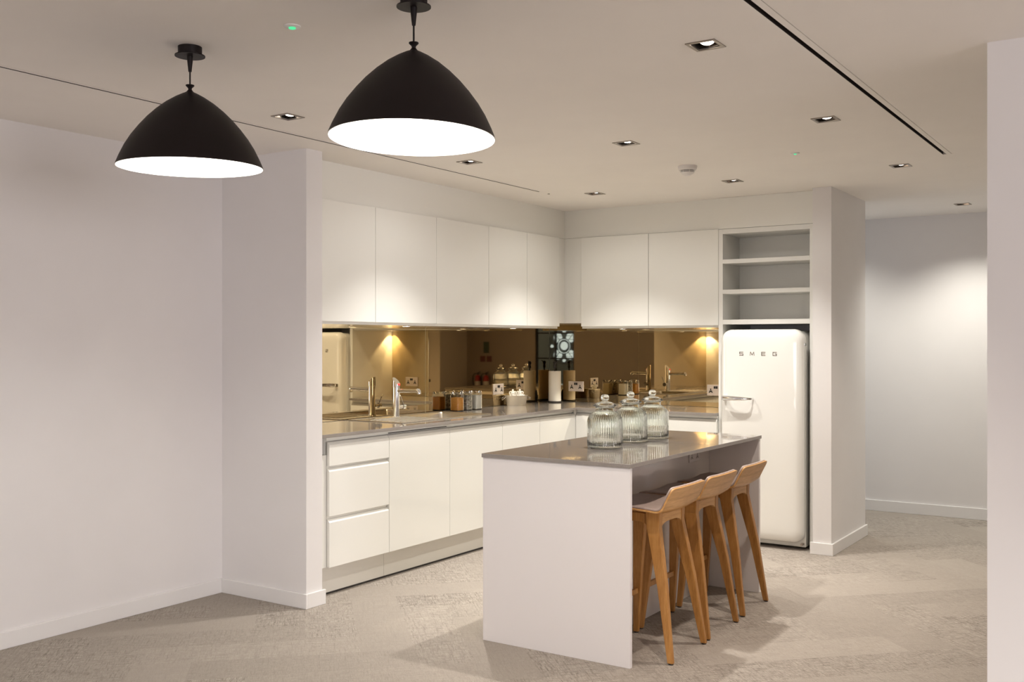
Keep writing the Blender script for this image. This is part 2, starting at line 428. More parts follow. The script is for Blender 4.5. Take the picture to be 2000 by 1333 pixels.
names = {(-3.457, 3.345): 'square recessed downlight left of the nearer pendant shade, above the partition end',
 (-3.457, 4.775): 'square recessed downlight just right of the nearer pendant rim, over the left worktop',
 (-3.457, 6.28): 'square recessed downlight near the corner above the kitchen roll',
 (-2.442, 4.775): 'square recessed downlight in the middle of the ceiling, above the island',
 (-2.442, 6.28): 'square recessed downlight just right of the smoke detector',
 (-1.40, 3.345): 'largest and nearest square recessed downlight, at the top right, lamp face showing',
 (-1.40, 4.775): 'square recessed downlight below the long dark slot, second back in the right row',
 (-1.40, 6.28): 'square recessed downlight near the far end of the long dark slot',
 (-1.40, 8.30): 'square recessed downlight over the corridor at the far right'}
first = True
for (x, y) in LIGHTS:
    d = dl0 if first else copy_tree(dl0); first = False
    d.location = (x, y, CEIL)
    lab = names.get((x, y))
    tag(d, lab or 'unseen square recessed downlight, lighting the room from outside the picture', 'ceiling light', 'square downlights in the ceiling')
    if y > 8: g = 'corr'
    elif (x, y) == (-3.457, 3.345): g = 'near'
    elif (x, y) == (0.25, 2.3): g = 'extra'  # added unseen lamp that brightens the wall at the right
    elif y > 3: g = 'left' if x < -3 else ('mid' if x < -2 else 'right')
    else: g = 'back'
    k = 0.12 if y < -1 else 1.0            # turned down to keep the far room dark in the mirrors
    k = {(-1.40, 8.30): 0.82, (-2.442, 8.30): 0.35}.get((x, y), k)  # behind the column, an added unseen lamp brightens the corridor
    spot('downlight_beam', (x, y, CEIL - 0.006), G[g][0] * k, 125 if g == 'corr' else BEAM, 1.0, G[g][1])
    if g in ('left', 'mid'): spot('downlight_spill', (x, y, CEIL - 0.006), G[g][0] * 0.052, 165, 0.6, G[g][1])

# pendants
def make_pendant(tilt, label, x, y, drop=0.0):
    t = thing('pendant_lamp', label, 'pendant lamp', (x, y, CEIL), 0, 'black dome pendants')
    bm = bmesh.new(); lathe(bm, [(0, 0), (0.041, 0), (0.041, -0.026), (0.052, -0.030), (0.052, -0.0335), (0, -0.0335)], 40)
    put('ceiling_rose', bm, M['black'], t, smooth=True)
    bm = bmesh.new(); lathe(bm, [(0, -0.0335), (0.010, -0.0335), (0.0095, -0.05), (0.0055, -0.088), (0, -0.088)], 20)
    put('cord_grip', bm, M['black'], t, smooth=True)
    bm = bmesh.new(); tube(bm, [(0, 0, -0.086), (0, 0, -0.140 - drop)], 0.0028, 8)
    put('cord', bm, M['black'], t, smooth=True)
    bm = bmesh.new(); lathe(bm, [(0, -0.131), (0.0145, -0.131), (0.015, -0.134), (0.007, -0.142), (0.006, -0.147), (0.012, -0.155), (0.02, -0.160), (0, -0.161)], 28)
    put('neck', bm, M['black'], t, smooth=True, loc=(0, 0, -drop))
    # shade: outside profile and inside profile, 0 at the rim
    H = 0.268; R = 0.252
    prof = [(0.010, 1.0), (0.028, .985), (0.055, .955), (0.10, .90), (0.16, .815), (0.30 * .70, .72), (0.48 * .54, .60)]
    pts = [(0.04, 1.0), (0.10, 0.975), (0.20, 0.925), (0.33, 0.845), (0.46, 0.745), (0.58, 0.635), (0.69, 0.515), (0.79, 0.39), (0.875, 0.26), (0.945, 0.125), (1.0, 0.0)]
    out = [(R * a, H * b) for a, b in pts]; inn = [(max(0.0, R * a - 0.0035), H * b - (0.004 if b > 0 else 0)) for a, b in pts]
    sh = bmesh.new(); lathe(sh, [(0, H + 0.001)] + out + inn[::-1] + [(0, H - 0.004)], 96)
    for f in sh.faces:
        c = f.calc_center_median(); rr = math.hypot(c.x, c.y)
    # faces 0..  outside first; assign by construction order
    sh.faces.ensure_lookup_table(); n_out = 96 * (len(out))
    for k, f in enumerate(sh.faces): f.material_index = 0 if k < n_out else 1
    s = put('shade', sh, [M['black'], M['shade_in']], t, smooth=True, loc=(0, 0, -0.160 - H + 0.005 - drop))
    # swing about the neck
    piv = Vector((0, 0, -0.150 - drop)); Rm = Matrix.Rotation(tilt[0], 3, Vector((math.cos(tilt[1]), math.sin(tilt[1]), 0)))
    s.rotation_euler = Rm.to_euler(); s.location = piv + Rm @ (Vector(s.location) - piv)
    bm = bmesh.new(); lathe(bm, [(0, 0.055), (0.018, 0.05), (0.02, 0.02), (0.04, -0.005), (0.048, -0.035), (0.04, -0.066), (0.02, -0.08), (0, -0.083)], 32)
    b = put('bulb', bm, M['bulb'], s, smooth=True, loc=(0, 0, H - 0.085))
    bm = bmesh.new(); lathe(bm, [(0, H - 0.006), (0.022, H - 0.006), (0.022, H - 0.05), (0, H - 0.05)], 24)
    put('lamp_holder', bm, M['plastic'], s, smooth=True)
    return t
Fd = Vector((-0.5519, 0.8339)); Rd = Vector((0.8339, 0.5519))
def camp(d, px): 
    p = Fd * d + Rd * ((px - 1000) / 1984 * d); return p.x, p.y
x1, y1 = camp(3.588, 371); x2, y2 = camp(3.06, 808)
az = math.radians(33.5)
make_pendant((math.radians(1.3), az), 'black dome pendant lamp on the left, the smaller and farther of two', x1, y1, 0.0035)
make_pendant((math.radians(-1.76), az - 0.55), 'black dome pendant lamp nearer the centre, larger of two, cut by the top edge', x2, y2, 0.0085)

# ceiling sundries
def exit_marker(x, y, r, label, letters):
    t = thing('emergency_light', label, 'emergency light', (x, y, CEIL), 0, None)
    bm = bmesh.new(); lathe(bm, [(0, 0), (r, 0), (r, -0.003), (r * .8, -0.005), (0, -0.005)], 32)
    put('bezel', bm, M['plastic'], t, smooth=True)
    bm = bmesh.new()
    if letters: lathe(bm, [(0, -0.005), (0.0125, -0.005), (0.012, -0.009), (0, -0.010)], 6)
    else: lathe(bm, [(0, -0.005), (0.008, -0.005), (0.007, -0.009), (0, -0.010)], 16)
    put('green_led', bm, M['green'], t)
exit_marker(-2.453, 2.393, 0.028, 'small round ceiling light glowing green, between the two pendants', True)
exit_marker(-1.791, 5.538, 0.024, 'tiny green indicator light in the ceiling, right of the smoke detector', False)
t = thing('smoke_detector', 'round white smoke detector hanging under the ceiling above the island', 'smoke detector', (-2.458, 5.60, CEIL))
bm = bmesh.new(); lathe(bm, [(0, 0), (0.056, 0), (0.057, -0.006), (0.054, -0.020), (0.050, -0.023), (0.048, -0.027), (0, -0.027)], 48); put('base', bm, M['plastic'], t, smooth=True)
bm = bmesh.new(); lathe(bm, [(0, -0.027), (0.038, -0.027), (0.038, -0.037), (0, -0.037)], 32); put('sensor_grille', bm, M['dark'], t)
bm = bmesh.new(); lathe(bm, [(0, -0.0302), (0.043, -0.0302), (0.044, -0.032), (0.043, -0.0338), (0, -0.0338)], 48)
lathe(bm, [(0, -0.037), (0.041, -0.037), (0.036, -0.045), (0.022, -0.052), (0.018, -0.056), (0, -0.056)], 48)
for k in range(6):
    a = k * PI / 3 + 0.2; box(bm, 0.037 * math.cos(a) - .002, 0.037 * math.cos(a) + .002, 0.037 * math.sin(a) - .002, 0.037 * math.sin(a) + .002, -0.037, -0.027)
put('cover', bm, M['plastic'], t, smooth=True)
bm = bmesh.new(); lathe(bm, [(0, 0), (0.008, 0), (0.008, -0.004), (0, -0.004)], 16)
tag(put('ceiling_sensor', bm, M['badge'], None, loc=(-3.734, 6.11, CEIL)), 'tiny dark round sensor at the far end of the thin ceiling slot', 'sensor')

# ------------------------------------------------------------------ kitchen: wall cabinets
UZ0, UZ1, UD = 1.54, 2.258, 0.02
def wall_cab(ax, a0, a1, face, back, label, door=True):
    """ax 'A': run along Y, doors face +X; ax 'B': run along X, doors face -Y"""
    g = 0.0015
    if ax == 'A':
        t = thing('wall_cabinet', label, 'cupboard', (back, (a0 + a1) / 2, UZ0), 0, 'white handleless wall cabinets')
        bx = lambda x0, x1, u0, u1, z0, z1: (x0 - back, x1 - back, u0 - (a0 + a1) / 2, u1 - (a0 + a1) / 2, z0 - UZ0, z1 - UZ0)
        put('carcass', B(*bx(back, face - UD, a0 + .0004, a1 - .0004, UZ0, UZ1 - .0005)), M['gloss'], t)
        put('door', B(*bx(face - UD + .0008, face, a0 + g, a1 - g, 1.556, UZ1 - .003)), M['gloss'], t, bevel=0.0012)
    else:
        t = thing('wall_cabinet', label, 'cupboard', ((a0 + a1) / 2, back, UZ0), 0, 'white handleless wall cabinets')
        bx = lambda x0, x1, y0, y1, z0, z1: (x0 - (a0 + a1) / 2, x1 - (a0 + a1) / 2, y0 - back, y1 - back, z0 - UZ0, z1 - UZ0)
        put('carcass', B(*bx(a0 + .0004, a1 - .0004, face + UD, back, UZ0, UZ1 - .0005)), M['gloss'], t)
        put('door', B(*bx(a0 + g, a1 - g, face, face + UD - .0008, 1.556, UZ1 - .003)), M['gloss'], t, bevel=0.0012)
    return t
AX = -4.107
WB = XL + 0.012
e = (4.07, 4.700, 5.305, 5.908, 6.41, 6.885)
ll = ('white wall cabinet at the left end of the run, beside the wall end', 'white wall cabinet second from the wall end, over the tap',
      'white wall cabinet third from the wall end, over the spice jars', 'narrow white wall cabinet fourth from the wall end, over the left socket',
      'white wall cabinet last before the inner corner of the left run')
for k in range(5): wall_cab('A', e[k], e[k + 1], AX, WB, ll[k])
BY = 6.98
wall_cab('B', -3.968, -3.382, BY, KY - .012, 'white wall cabinet on the back wall, right next to the inner corner')
wall_cab('B', -3.382, -2.8215, BY, KY - .012, 'white wall cabinet on the back wall, left of the open shelves')
# corner filler between the two runs
bm = grid_slab([WB, -4.127, -3.9695], [6.887, 7.0, KY - .012], 1.583, 2.257, lambda x, y: (x < -4.127) or (y > 7.0))
tag(put('corner_filler_panel', bm, M['gloss']), 'narrow recessed white panel filling the corner between the wall cabinets', 'panel')

# base units
LZ0, LZ1 = 0.167, 0.856
LX0 = -4.0
def front_panel(ax, a0, a1, face, z0, z1, parent, name, org):
    """slab front with a scooped top edge behind the face"""
    s = 0.02
    pr = [(0, z0), (0, z1), (-0.006, z1 + 0.006), (-0.014, z1 + 0.016), (-s, z1 + 0.018), (-s, z0)]
    bm = bmesh.new(); g = 0.0015
    if ax == 'A': prism(bm, pr, lambda a, b, d: (face + a - org[0], d - org[1], b - org[2]), a0 + g, a1 - g)
    else: prism(bm, pr, lambda a, b, d: (d - org[0], face - a - org[1], b - org[2]), a0 + g, a1 - g)
    return put(name, bm, M['gloss'], parent, bevel=0.001)
def base_unit(ax, a0, a1, face, back, label, drawers=None, name='base_cabinet', cat='cupboard', sink=False):
    if ax == 'A': org = (back, (a0 + a1) / 2, 0)
    else: org = ((a0 + a1) / 2, back, 0)
    t = thing(name, label, cat, org, 0, 'white handleless base units')
    z0, z1 = LZ0 + 0.002, 0.898
    d = 0.036                                             # finger channel rebate
    if sink:
        bm = bmesh.new(); o = org
        box(bm, back - o[0], face - 0.0215 - o[0], a0 + .0004 - o[1], a1 - .0004 - o[1], z0, 0.735)
        box(bm, face - 0.080 - o[0], face - d - o[0], a0 + .0004 - o[1], a1 - .0004 - o[1], 0.735, z1)
        box(bm, face - d - o[0], face - 0.0215 - o[0], a0 + .0004 - o[1], a1 - .0004 - o[1], 0.735, 0.80)
        box(bm, face - d - o[0], face - 0.0215 - o[0], a0 + .0004 - o[1], a1 - .0004 - o[1], 0.878, z1)
    elif ax == 'A':
        bm = bmesh.new(); o = org
        box(bm, back - o[0], face - 0.0215 - o[0], a0 + .0004 - o[1], a1 - .0004 - o[1], z0, 0.80)
        box(bm, back - o[0], face - d - o[0], a0 + .0004 - o[1], a1 - .0004 - o[1], 0.80, 0.878)
        box(bm, back - o[0], face - 0.0215 - o[0], a0 + .0004 - o[1], a1 - .0004 - o[1], 0.878, z1)
    else:
        bm = bmesh.new(); o = org
        box(bm, a0 + .0004 - o[0], a1 - .0004 - o[0], face + 0.0215 - o[1], back - o[1], z0, 0.80)
        box(bm, a0 + .0004 - o[0], a1 - .0004 - o[0], face + d - o[1], back - o[1], 0.80, 0.878)
        box(bm, a0 + .0004 - o[0], a1 - .0004 - o[0], face + 0.0215 - o[1], back - o[1], 0.878, z1)
    put('carcass', bm, M['gloss'], t)
    if drawers:
        for z0_, z1_ in drawers: front_panel(ax, a0, a1, face, z0_, z1_, t, 'drawer_front', org)
    else: front_panel(ax, a0, a1, face, LZ0, LZ1, t, 'door', org)
    return t
base_unit('A', 4.186, 4.702, LX0, WB + 0.002, 'white three-drawer base unit at the left end of the worktop run',
          [(0.738, 0.856), (0.455, 0.7065), (0.167, 0.4194)], 'drawer_unit', 'drawers')
dw = base_unit('A', 4.702, 5.309, LX0, WB + 0.002, 'white base unit right of the drawers, dark gap along its top')
put('gap_strip', B(0.54, 0.5 + 0.078, -0.29, 0.29, 0.8805, 0.8855), M['dark'], dw)  # dark strip stands in for the shaded gap above the door
base_unit('A', 5.309, 5.922, LX0, WB + 0.002, 'white base cabinet under the sink basin, second right of the drawers', sink=True)
base_unit('A', 5.922, 6.42, LX0, WB + 0.002, 'white base cabinet behind the near corner of the island, left run')
base_unit('A', 6.42, 6.948, LX0, WB + 0.002, 'white base cabinet ending the left run at the inner corner')
base_unit('B', -3.998, -3.40, 6.95, KY - .014, 'white base cabinet on the back wall, starting at the inner corner')
base_unit('B', -3.40, -2.8225, 6.95, KY - .014, 'white base cabinet on the back wall, left of the fridge housing')
bm = bmesh.new(); box(bm, WB, -4.022, 4.07, 4.1845, 0.167, 0.80); box(bm, WB, -4.05, 4.07, 4.1845, 0.80, 0.898)
tag(put('end_filler_panel', bm, M['gloss'], bevel=0.001), 'narrow white filler strip between the wall end and the drawer unit', 'panel')
tag(put('corner_post', B(-4.0200, -3.9995, 6.9495, 6.9700, 0.168, 0.897), M['gloss']), 'slim white corner post where the two runs of base cabinets meet', 'panel')
# plinths
for y0, y1, lab in ((4.07, 4.722, 'short kick plinth under the drawer unit, beside the wall end'),
                    (4.724, 7.005, 'long kick plinth under the left run of cabinets')):
    bm = bmesh.new(); box(bm, -4.078, -4.062, y0, y1, 0.012, 0.166); box(bm, -4.078, -4.065, y0, y1, 0.0, 0.012, 1)  # dark foot strip paints in the shadow gap at the floor
    tag(put('plinth', bm, [M['plinth'], M['dark']]), lab, 'plinth')
bm = bmesh.new(); box(bm, -4.060, -2.8225, 7.008, 7.024, 0.012, 0.166); box(bm, -4.060, -2.8225, 7.012, 7.024, 0.0, 0.012, 1)  # same painted shadow gap along the back run
tag(put('plinth', bm, [M['plinth'], M['dark']]), 'kick plinth under the back wall cabinets, behind the island', 'plinth')

# worktop, L-shaped, with a hole for the sink
SX0, SX1, SY0, SY1 = -4.545, -4.135, 5.43, 5.915           # basin hole
WF = -3.98; WBY = 6.93
bm = grid_slab([WB, SX0, SX1, WF, -2.8225], [4.07, SY0, SY1, WBY, KY - .012], 0.900, 0.920,
               lambda x, y: (x < WF or y > WBY) and not (SX0 < x < SX1 and SY0 < y < SY1))
tag(put('worktop', bm, M['quartz'], bevel=0.0015), 'L-shaped taupe quartz worktop along the left and back walls', 'worktop')

# mirror splashback, three panels
def mirror(x0, x1, y0, y1, label):
    bm = B(x0, x1, y0, y1, 0.9215, 1.585)
    t = put('mirror_splashback', bm, [M['mirror'], M['mirror_edge']]); 
    for p in t.data.polygons:
        if abs(p.normal.z) > 0.5 or (x1 - x0 < .05 and abs(p.normal.y) > 0.5): p.material_index = 1
    return tag(t, label, 'mirror', 'bronze mirror splashbacks')
mirror(XL + .0005, XL + 0.010, 4.0695, 5.808, 'bronze mirror splashback panel behind the tap')
mirror(XL + .0005, XL + 0.010, 5.811, 7.538, 'bronze mirror splashback panel behind the spice jars, up to the corner')
mirror(XL + 0.012, -2.8225, KY - 0.0105, KY - 0.001, 'bronze mirror splashback panel on the back wall')

# sink with drainer
t = thing('kitchen_sink', 'stainless steel inset sink with ribbed drainer on the left worktop', 'sink', (-4.34, 5.45, 0.92))
ox, oy, oz = -4.34, 5.45, 0.92
RX0, RX1, RY0, RY1 = -4.575, -4.118, 4.965, 5.955
bx0, bx1, by0, by1 = SX0 + .004, SX1 - .004, SY0 + .004, SY1 - .004
bm = grid_slab([RX0 - ox, bx0 - ox, bx1 - ox, RX1 - ox], [RY0 - oy, by0 - oy, by1 - oy, RY1 - oy], 0.0006, 0.0026,
               lambda x, y: not (bx0 - ox < x < bx1 - ox and by0 - oy < y < by1 - oy))
put('rim', bm, M['steel'], t, bevel=0.001)
bm = bmesh.new()
for a in ((RX0, RX1, RY0, RY0 + .010), (RX0, RX1, RY1 - .010, RY1), (RX0, RX0 + .010, RY0, RY1), (RX1 - .010, RX1, RY0, RY1)):
    box(bm, a[0] - ox, a[1] - ox, a[2] - oy, a[3] - oy, 0.0026, 0.0058)
put('raised_edge', bm, M['steel'], t, bevel=0.0025, seg=3)
bm = bmesh.new()                                           # basin as a rounded bowl
rings = []
for (ins, z, r) in ((0, 0.0024, 0.02), (0.003, -0.01, 0.025), (0.008, -0.14, 0.04), (0.02, -0.158, 0.05), (0.06, -0.163, 0.06)):
    rings.append([bm.verts.new((px, py, z)) for px, py in rrect(bx0 - ox + ins, bx1 - ox - ins, by0 - oy + ins, by1 - oy - ins, r)])
for A, Bq in zip(rings, rings[1:]):
    n = len(A)
    for k in range(n): bm.faces.new((A[k], A[(k + 1) % n], Bq[(k + 1) % n], Bq[k]))
bm.faces.new(rings[-1])
o_ = put('basin', bm, M['steel'], t, smooth=True)
bm = bmesh.new()
for k in range(6):
    x = -4.435 + k * 0.052
    tube(bm, [(x - ox, 5.02 - oy, 0.0032), (x - ox, 5.06 - oy, 0.0045), (x - ox, 5.40 - oy, 0.0045), (x - ox, 5.425 - oy, 0.003)], [0.002, 0.0042, 0.0042, 0.002], 8)
put('drainer_ribs', bm, M['steel'], t, smooth=True)
bm = bmesh.new(); lathe(bm, [(0.0, -0.160), (0.03, -0.160), (0.04, -0.1625), (0, -0.1625)], 24, (bx0 + bx1) / 2 - ox, (by0 + by1) / 2 - oy)
put('drain', bm, M['chrome'], t, smooth=True)

# tap
t = thing('boiling_water_tap', 'tall chrome tap with slanted top and straight spout, standing at the sink', 'tap', (-4.49, 5.352, 0.9232))
bm = bmesh.new(); lathe(bm, [(0, 0), (0.028, 0), (0.028, 0.006), (0.024, 0.014), (0.0235, 0.205), (0, 0.205)], 40); put('body', bm, M['chrome'], t, smooth=True)
bm = bmesh.new(); lathe(bm, [(0.0252, 0.206), (0.0252, 0.212), (0.0252, 0.262)], 40)
for v_ in bm.verts:
    if v_.co.z > 0.25: v_.co.z = 0.243 - v_.co.x * 1.05
bm.faces.new([v_ for v_ in bm.verts if v_.co.z > 0.2121][:0] or sorted([v_ for v_ in bm.verts if v_.co.z > 0.2125], key=lambda q: math.atan2(q.co.y, q.co.x)))
bm.faces.new(sorted([v_ for v_ in bm.verts if v_.co.z < 0.2065], key=lambda q: math.atan2(q.co.y, q.co.x)))
put('slanted_head', bm, M['chrome'], t, smooth=True)
bm = bmesh.new(); box(bm, 0.014, 0.0285, -0.007, 0.007, 0.214, 0.228); put('red_safety_button', bm, M['red'], t, bevel=0.002)
bm = bmesh.new(); tube(bm, [(0.015, 0, 0.178), (0.16, 0, 0.181), (0.185, 0, 0.182)], [0.015, 0.0135, 0.0165], 20)
tube(bm, [(0.186, 0, 0.186), (0.196, 0, 0.176), (0.199, 0, 0.160)], [0.0165, 0.0165, 0.0125], 20)
put('spout', bm, M['chrome'], t, smooth=True)
bm = bmesh.new(); tube(bm, [(0, 0.02, 0.068), (0, 0.062, 0.068)], 0.014, 16); tube(bm, [(0, 0.063, 0.068), (0, 0.086, 0.068)], 0.019, 20)
put('mixer_valve', bm, M['chrome'], t, smooth=True)
bm = bmesh.new(); tube(bm, [(0, 0.076, 0.084), (-0.03, 0.076, 0.145)], [0.0028, 0.0038], 8); put('lever', bm, M['chrome'], t, smooth=True)

# sockets
def socket(kind, pos, label, tilt=None):
    """kind 'A' faces +X, 'B' faces -Y, 'I' faces +X"""
    rz = {'A': PI / 2, 'B': 0}[kind]
    t = thing('wall_socket', label, 'socket', pos, rz, 'double wall sockets')
    W, H = 0.073, 0.043
    put('plate', B(-W, W, -0.007, 0, -H, H), M['socket_steel'], t, bevel=0.002)
    for sx in (-1, 1):
        bm = bmesh.new(); c = sx * 0.041
        box(bm, c - .0045, c + .0045, -0.0078, -0.0071, -0.001, 0.013); box(bm, c - .0155, c - .006, -0.0078, -0.0071, -0.021, -0.013)
        box(bm, c + .006, c + .0155, -0.0078, -0.0071, -0.021, -0.013); box(bm, c - .011, c + .011, -0.0076, -0.0071, -0.015, -0.003)
        put('pin_holes', bm, M['black_plastic'], t)
    for sx in (-1, 1):
        put('switch', B(sx * 0.0085 - .0075, sx * 0.0085 + .0075, -0.0100, -0.0071, 0.012, 0.031), M['black_plastic'], t, bevel=0.001)
    return t
socket('A', (XL + 0.0105, 6.745, 1.055), 'metal double socket on the left mirror, beside the salt and pepper tin')
socket('B', (-4.332, KY - 0.011, 1.055), 'metal double socket on the mirror, right of the kitchen roll')
socket('B', (-3.068, KY - 0.011, 1.055), 'metal double socket on the mirror, beside the fridge housing')

# ------------------------------------------------------------------ tall housing and fridge
TX0, TXa, TXb, TX1 = -2.8205, -2.789, -2.156, -2.1165
t = thing('fridge_housing', 'tall white open-shelved housing built around the fridge', 'shelving', (-2.47, 7.2, 0))
ox, oy = -2.47, 7.2
TY = 6.98; TB = KY - 0.003
def tp(name, x0, x1, y0, y1, z0, z1, m='satin', bev=0.0008): return put(name, B(x0 - ox, x1 - ox, y0 - oy, y1 - oy, z0, z1), M[m], t, bevel=bev)
tp('side_panel', TX0, TXa, TY, TB, 0, 2.252); tp('side_panel', TXb, TX1, TY, TB, 0, 2.252)
tp('bulkhead_panel', TX0, TX1, TY, TB, 2.254, CEIL - .001, 'gloss')
tp('top_panel', TXa, TXb, TY, TB, 2.217, 2.252)
for z0, z1 in ((2.002, 2.032), (1.783, 1.813), (1.562, 1.596)): tp('shelf', TXa, TXb, TY, TB, z0, z1)
tp('back_panel', TXa, TXb, TB - 0.235, TB - 0.22, 1.596, 2.217, 'gloss')
# fridge
t = thing('refrigerator', 'cream retro refrigerator with rounded corners and chrome pull handle', 'fridge', (-2.472, 7.2, 0))
fx0, fx1 = -2.770, -2.176; ox, oy = -2.472, 7.2
bm = bmesh.new(); prism(bm, rrect(fx0 - ox, fx1 - ox, 0.016, 1.516, 0.07, 10, 0.006), lambda a, b, d: (a, d, b), 6.958 - oy, 7.50 - oy)
put('body', bm, M['fridge'], t, smooth=True, bevel=0.004)
def loft(prs, name, m, parent):
    bm = bmesh.new(); rings = [[bm.verts.new((a, y, b)) for a, b in out] for y, out in prs]
    for A, Bq in zip(rings, rings[1:]):
        n = len(A)
        for k in range(n): bm.faces.new((A[k], A[(k + 1) % n], Bq[(k + 1) % n], Bq[k]))
    bm.faces.new(rings[0]); bm.faces.new(rings[-1][::-1]); return put(name, bm, m, parent, smooth=True)
prs = []
dz0, dz1 = 0.048, 1.524
for y, ins in ((6.950, 0.0), (6.925, 0.0), (6.905, 0.0035), (6.890, 0.011), (6.879, 0.024), (6.8735, 0.040), (6.8705, 0.062), (6.869, 0.10), (6.868, 0.16)):
    r = max(0.012, 0.075 - ins * 0.35)
    prs.append((y - oy, rrect(fx0 + ins - ox, fx1 - ins - ox, dz0 + ins, dz1 - ins, r, 10)))
door = loft(prs, 'door', M['fridge'], t)
bm = bmesh.new(); prism(bm, rrect(fx0 + .008 - ox, fx1 - .008 - ox, 0.055, 1.514, 0.07, 10), lambda a, b, d: (a, d, b), 6.951 - oy, 6.957 - oy)
put('door_seal', bm, M['seal'], t)
put('hinge', B(fx1 - 0.026 - ox, fx1 - 0.010 - ox, 6.915 - oy, 6.957 - oy, 0.034, 0.047), M['badge'], t, bevel=0.002)
put('hinge', B(fx1 - 0.006 - ox, fx1 + 0.003 - ox, 6.925 - oy, 6.965 - oy, 1.408, 1.428), M['chrome'], t, bevel=0.002)
for sx in (0.05, 0.54):
    for y in (7.02, 7.42):
        bm = bmesh.new(); lathe(bm, [(0, 0), (0.016, 0), (0.014, 0.015), (0, 0.015)], 16, fx0 + sx - ox, y - oy); put('foot', bm, M['black_plastic'], t)
# S M E G lettering from flat bars
def letter(ch, cx, z, w_, h, y):
    bm = bmesh.new(); s = 0.0052
    def bar(x0, x1, z0, z1): box(bm, cx + x0, cx + x1, y - 0.0015, y + 0.003, z + z0, z + z1)
    if ch == 'S':
        bar(-w_, w_, h - s, h); bar(-w_, -w_ + s, 0, h); bar(-w_, w_, -s / 2, s / 2); bar(w_ - s, w_, -h, 0); bar(-w_, w_, -h, -h + s); pass
    if ch == 'E':
        bar(-w_, w_, h - s, h); bar(-w_, -w_ + s, -h, h); bar(-w_, w_ * .85, -s / 2, s / 2); bar(-w_, w_, -h, -h + s)
    if ch == 'G':
        bar(-w_, w_, h - s, h); bar(-w_, -w_ + s, -h, h); bar(-w_, w_, -h, -h + s); bar(w_ - s, w_, -h, s / 2); bar(0, w_, -s / 2, s / 2)
    if ch == 'M':
        for a, b in (((-w_, -h), (-w_ * .8, h)), ((-w_ * .8, h), (0, -h * .7)), ((0, -h * .7), (w_ * .8, h)), ((w_ * .8, h), (w_, -h))):
            a = Vector(a); b = Vector(b); d = (b - a).normalized(); n = Vector((-d.y, d.x)) * s * 0.42
            prism(bm, [tuple(a + n), tuple(a - n), tuple(b - n), tuple(b + n)], lambda p, q, dd: (cx + p, dd, z + q), y - .0015, y + .003)
    return bm
FY = 6.869 - oy
for ch, px in zip('SMEG', (1447.8, 1468.9, 1490.8, 1513.0)):
    dv = Fd + Rd * ((px - 1000) / 1984); x = dv.x * 6.868 / dv.y
    put('badge_letter', letter(ch, x - ox, 1.352, 0.0148, 0.0135, FY), M['badge'], t)
# handle: mounting block at the opening edge, a bar standing off the door
bm = bmesh.new()
prism(bm, [(0, -0.014), (0, 0.016), (0.03, 0.016), (0.034, 0.0), (0.03, -0.014)], lambda a, b, d: (-2.744 - ox + a, d, 1.035 + b), FY + .001, FY - 0.030)
put('handle_mount', bm, M['chrome'], t, bevel=0.003)
bm = bmesh.new()
hp = [(-2.725, 6.867, .016, .011), (-2.726, 6.846, .017, .012), (-2.720, 6.830, .018, .011), (-2.69, 6.822, .018, .009), (-2.62, 6.818, .0155, .007), (-2.56, 6.820, .011, .006), (-2.535, 6.826, .0085, .006), (-2.522, 6.842, .008, .006), (-2.520, 6.869, .008, .006)]
rings = []
for i, (x, y, hh, ww) in enumerate(hp):
    a = hp[max(i - 1, 0)]; b = hp[min(i + 1, len(hp) - 1)]; d = Vector((b[0] - a[0], b[1] - a[1])).normalized(); n = Vector((-d.y, d.x))
    ring = []
    for k in range(12):
        an = 2 * PI * k / 12; c_, s_ = math.cos(an), math.sin(an)
        cc = math.copysign(abs(c_) ** .6, c_) * ww; ss = math.copysign(abs(s_) ** .6, s_) * hh
        ring.append(bm.verts.new((x + n.x * cc - ox, y + n.y * cc - oy, 1.037 + ss)))
    rings.append(ring)
for A, Bq in zip(rings, rings[1:]):
    for k in range(12): bm.faces.new((A[k], A[(k + 1) % 12], Bq[(k + 1) % 12], Bq[k]))
bm.faces.new(rings[0]); bm.faces.new(rings[-1])
put('handle', bm, M['chrome'], t, smooth=True)

# ------------------------------------------------------------------ island
IX0, IX1, IY0, IY1 = -2.819, -2.03, 4.005, 5.650
t = thing('kitchen_island', 'white kitchen island with dark top overhanging three stools', 'island', ((IX0 + IX1) / 2, (IY0 + IY1) / 2, 0))
ox, oy = (IX0 + IX1) / 2, (IY0 + IY1) / 2
def ip(name, x0, x1, y0, y1, z0, z1, m='island', bev=0.0012): return put(name, B(x0 - ox, x1 - ox, y0 - oy, y1 - oy, z0, z1), M[m], t, bevel=bev)
ip('end_panel', IX0, IX1, IY0, IY0 + 0.022, 0, 0.8805); ip('end_panel', IX0, IX1, IY1 - 0.022, IY1, 0, 0.8805)
ip('back_panel', -2.352, -2.332, IY0 + .0225, IY1 - .0225, 0.0, 0.8805, 'island_back')
ip('cabinet_body', IX0 + 0.022, -2.353, IY0 + .0225, IY1 - .0225, 0.10, 0.8805, 'gloss')
for k in range(3):
    y0 = IY0 + .0225 + k * 0.5335; put('door', B(IX0 - ox, IX0 + 0.0212 - ox, y0 + .0015 - oy, y0 + 0.532 - oy, 0.11, 0.855), M['gloss'], t, bevel=0.001)
ip('plinth', IX0 + 0.06, IX0 + 0.076, IY0 + .0225, IY1 - .0225, 0, 0.0995, 'plinth')
tag(put('island_worktop', B(IX0 - 0.003, IX1 + 0.006, IY0 - 0.008, IY1 + 0.006, 0.881, 0.900), M['quartz'], bevel=0.0015),
    'taupe quartz slab on top of the white island, carrying three glass jars', 'worktop')
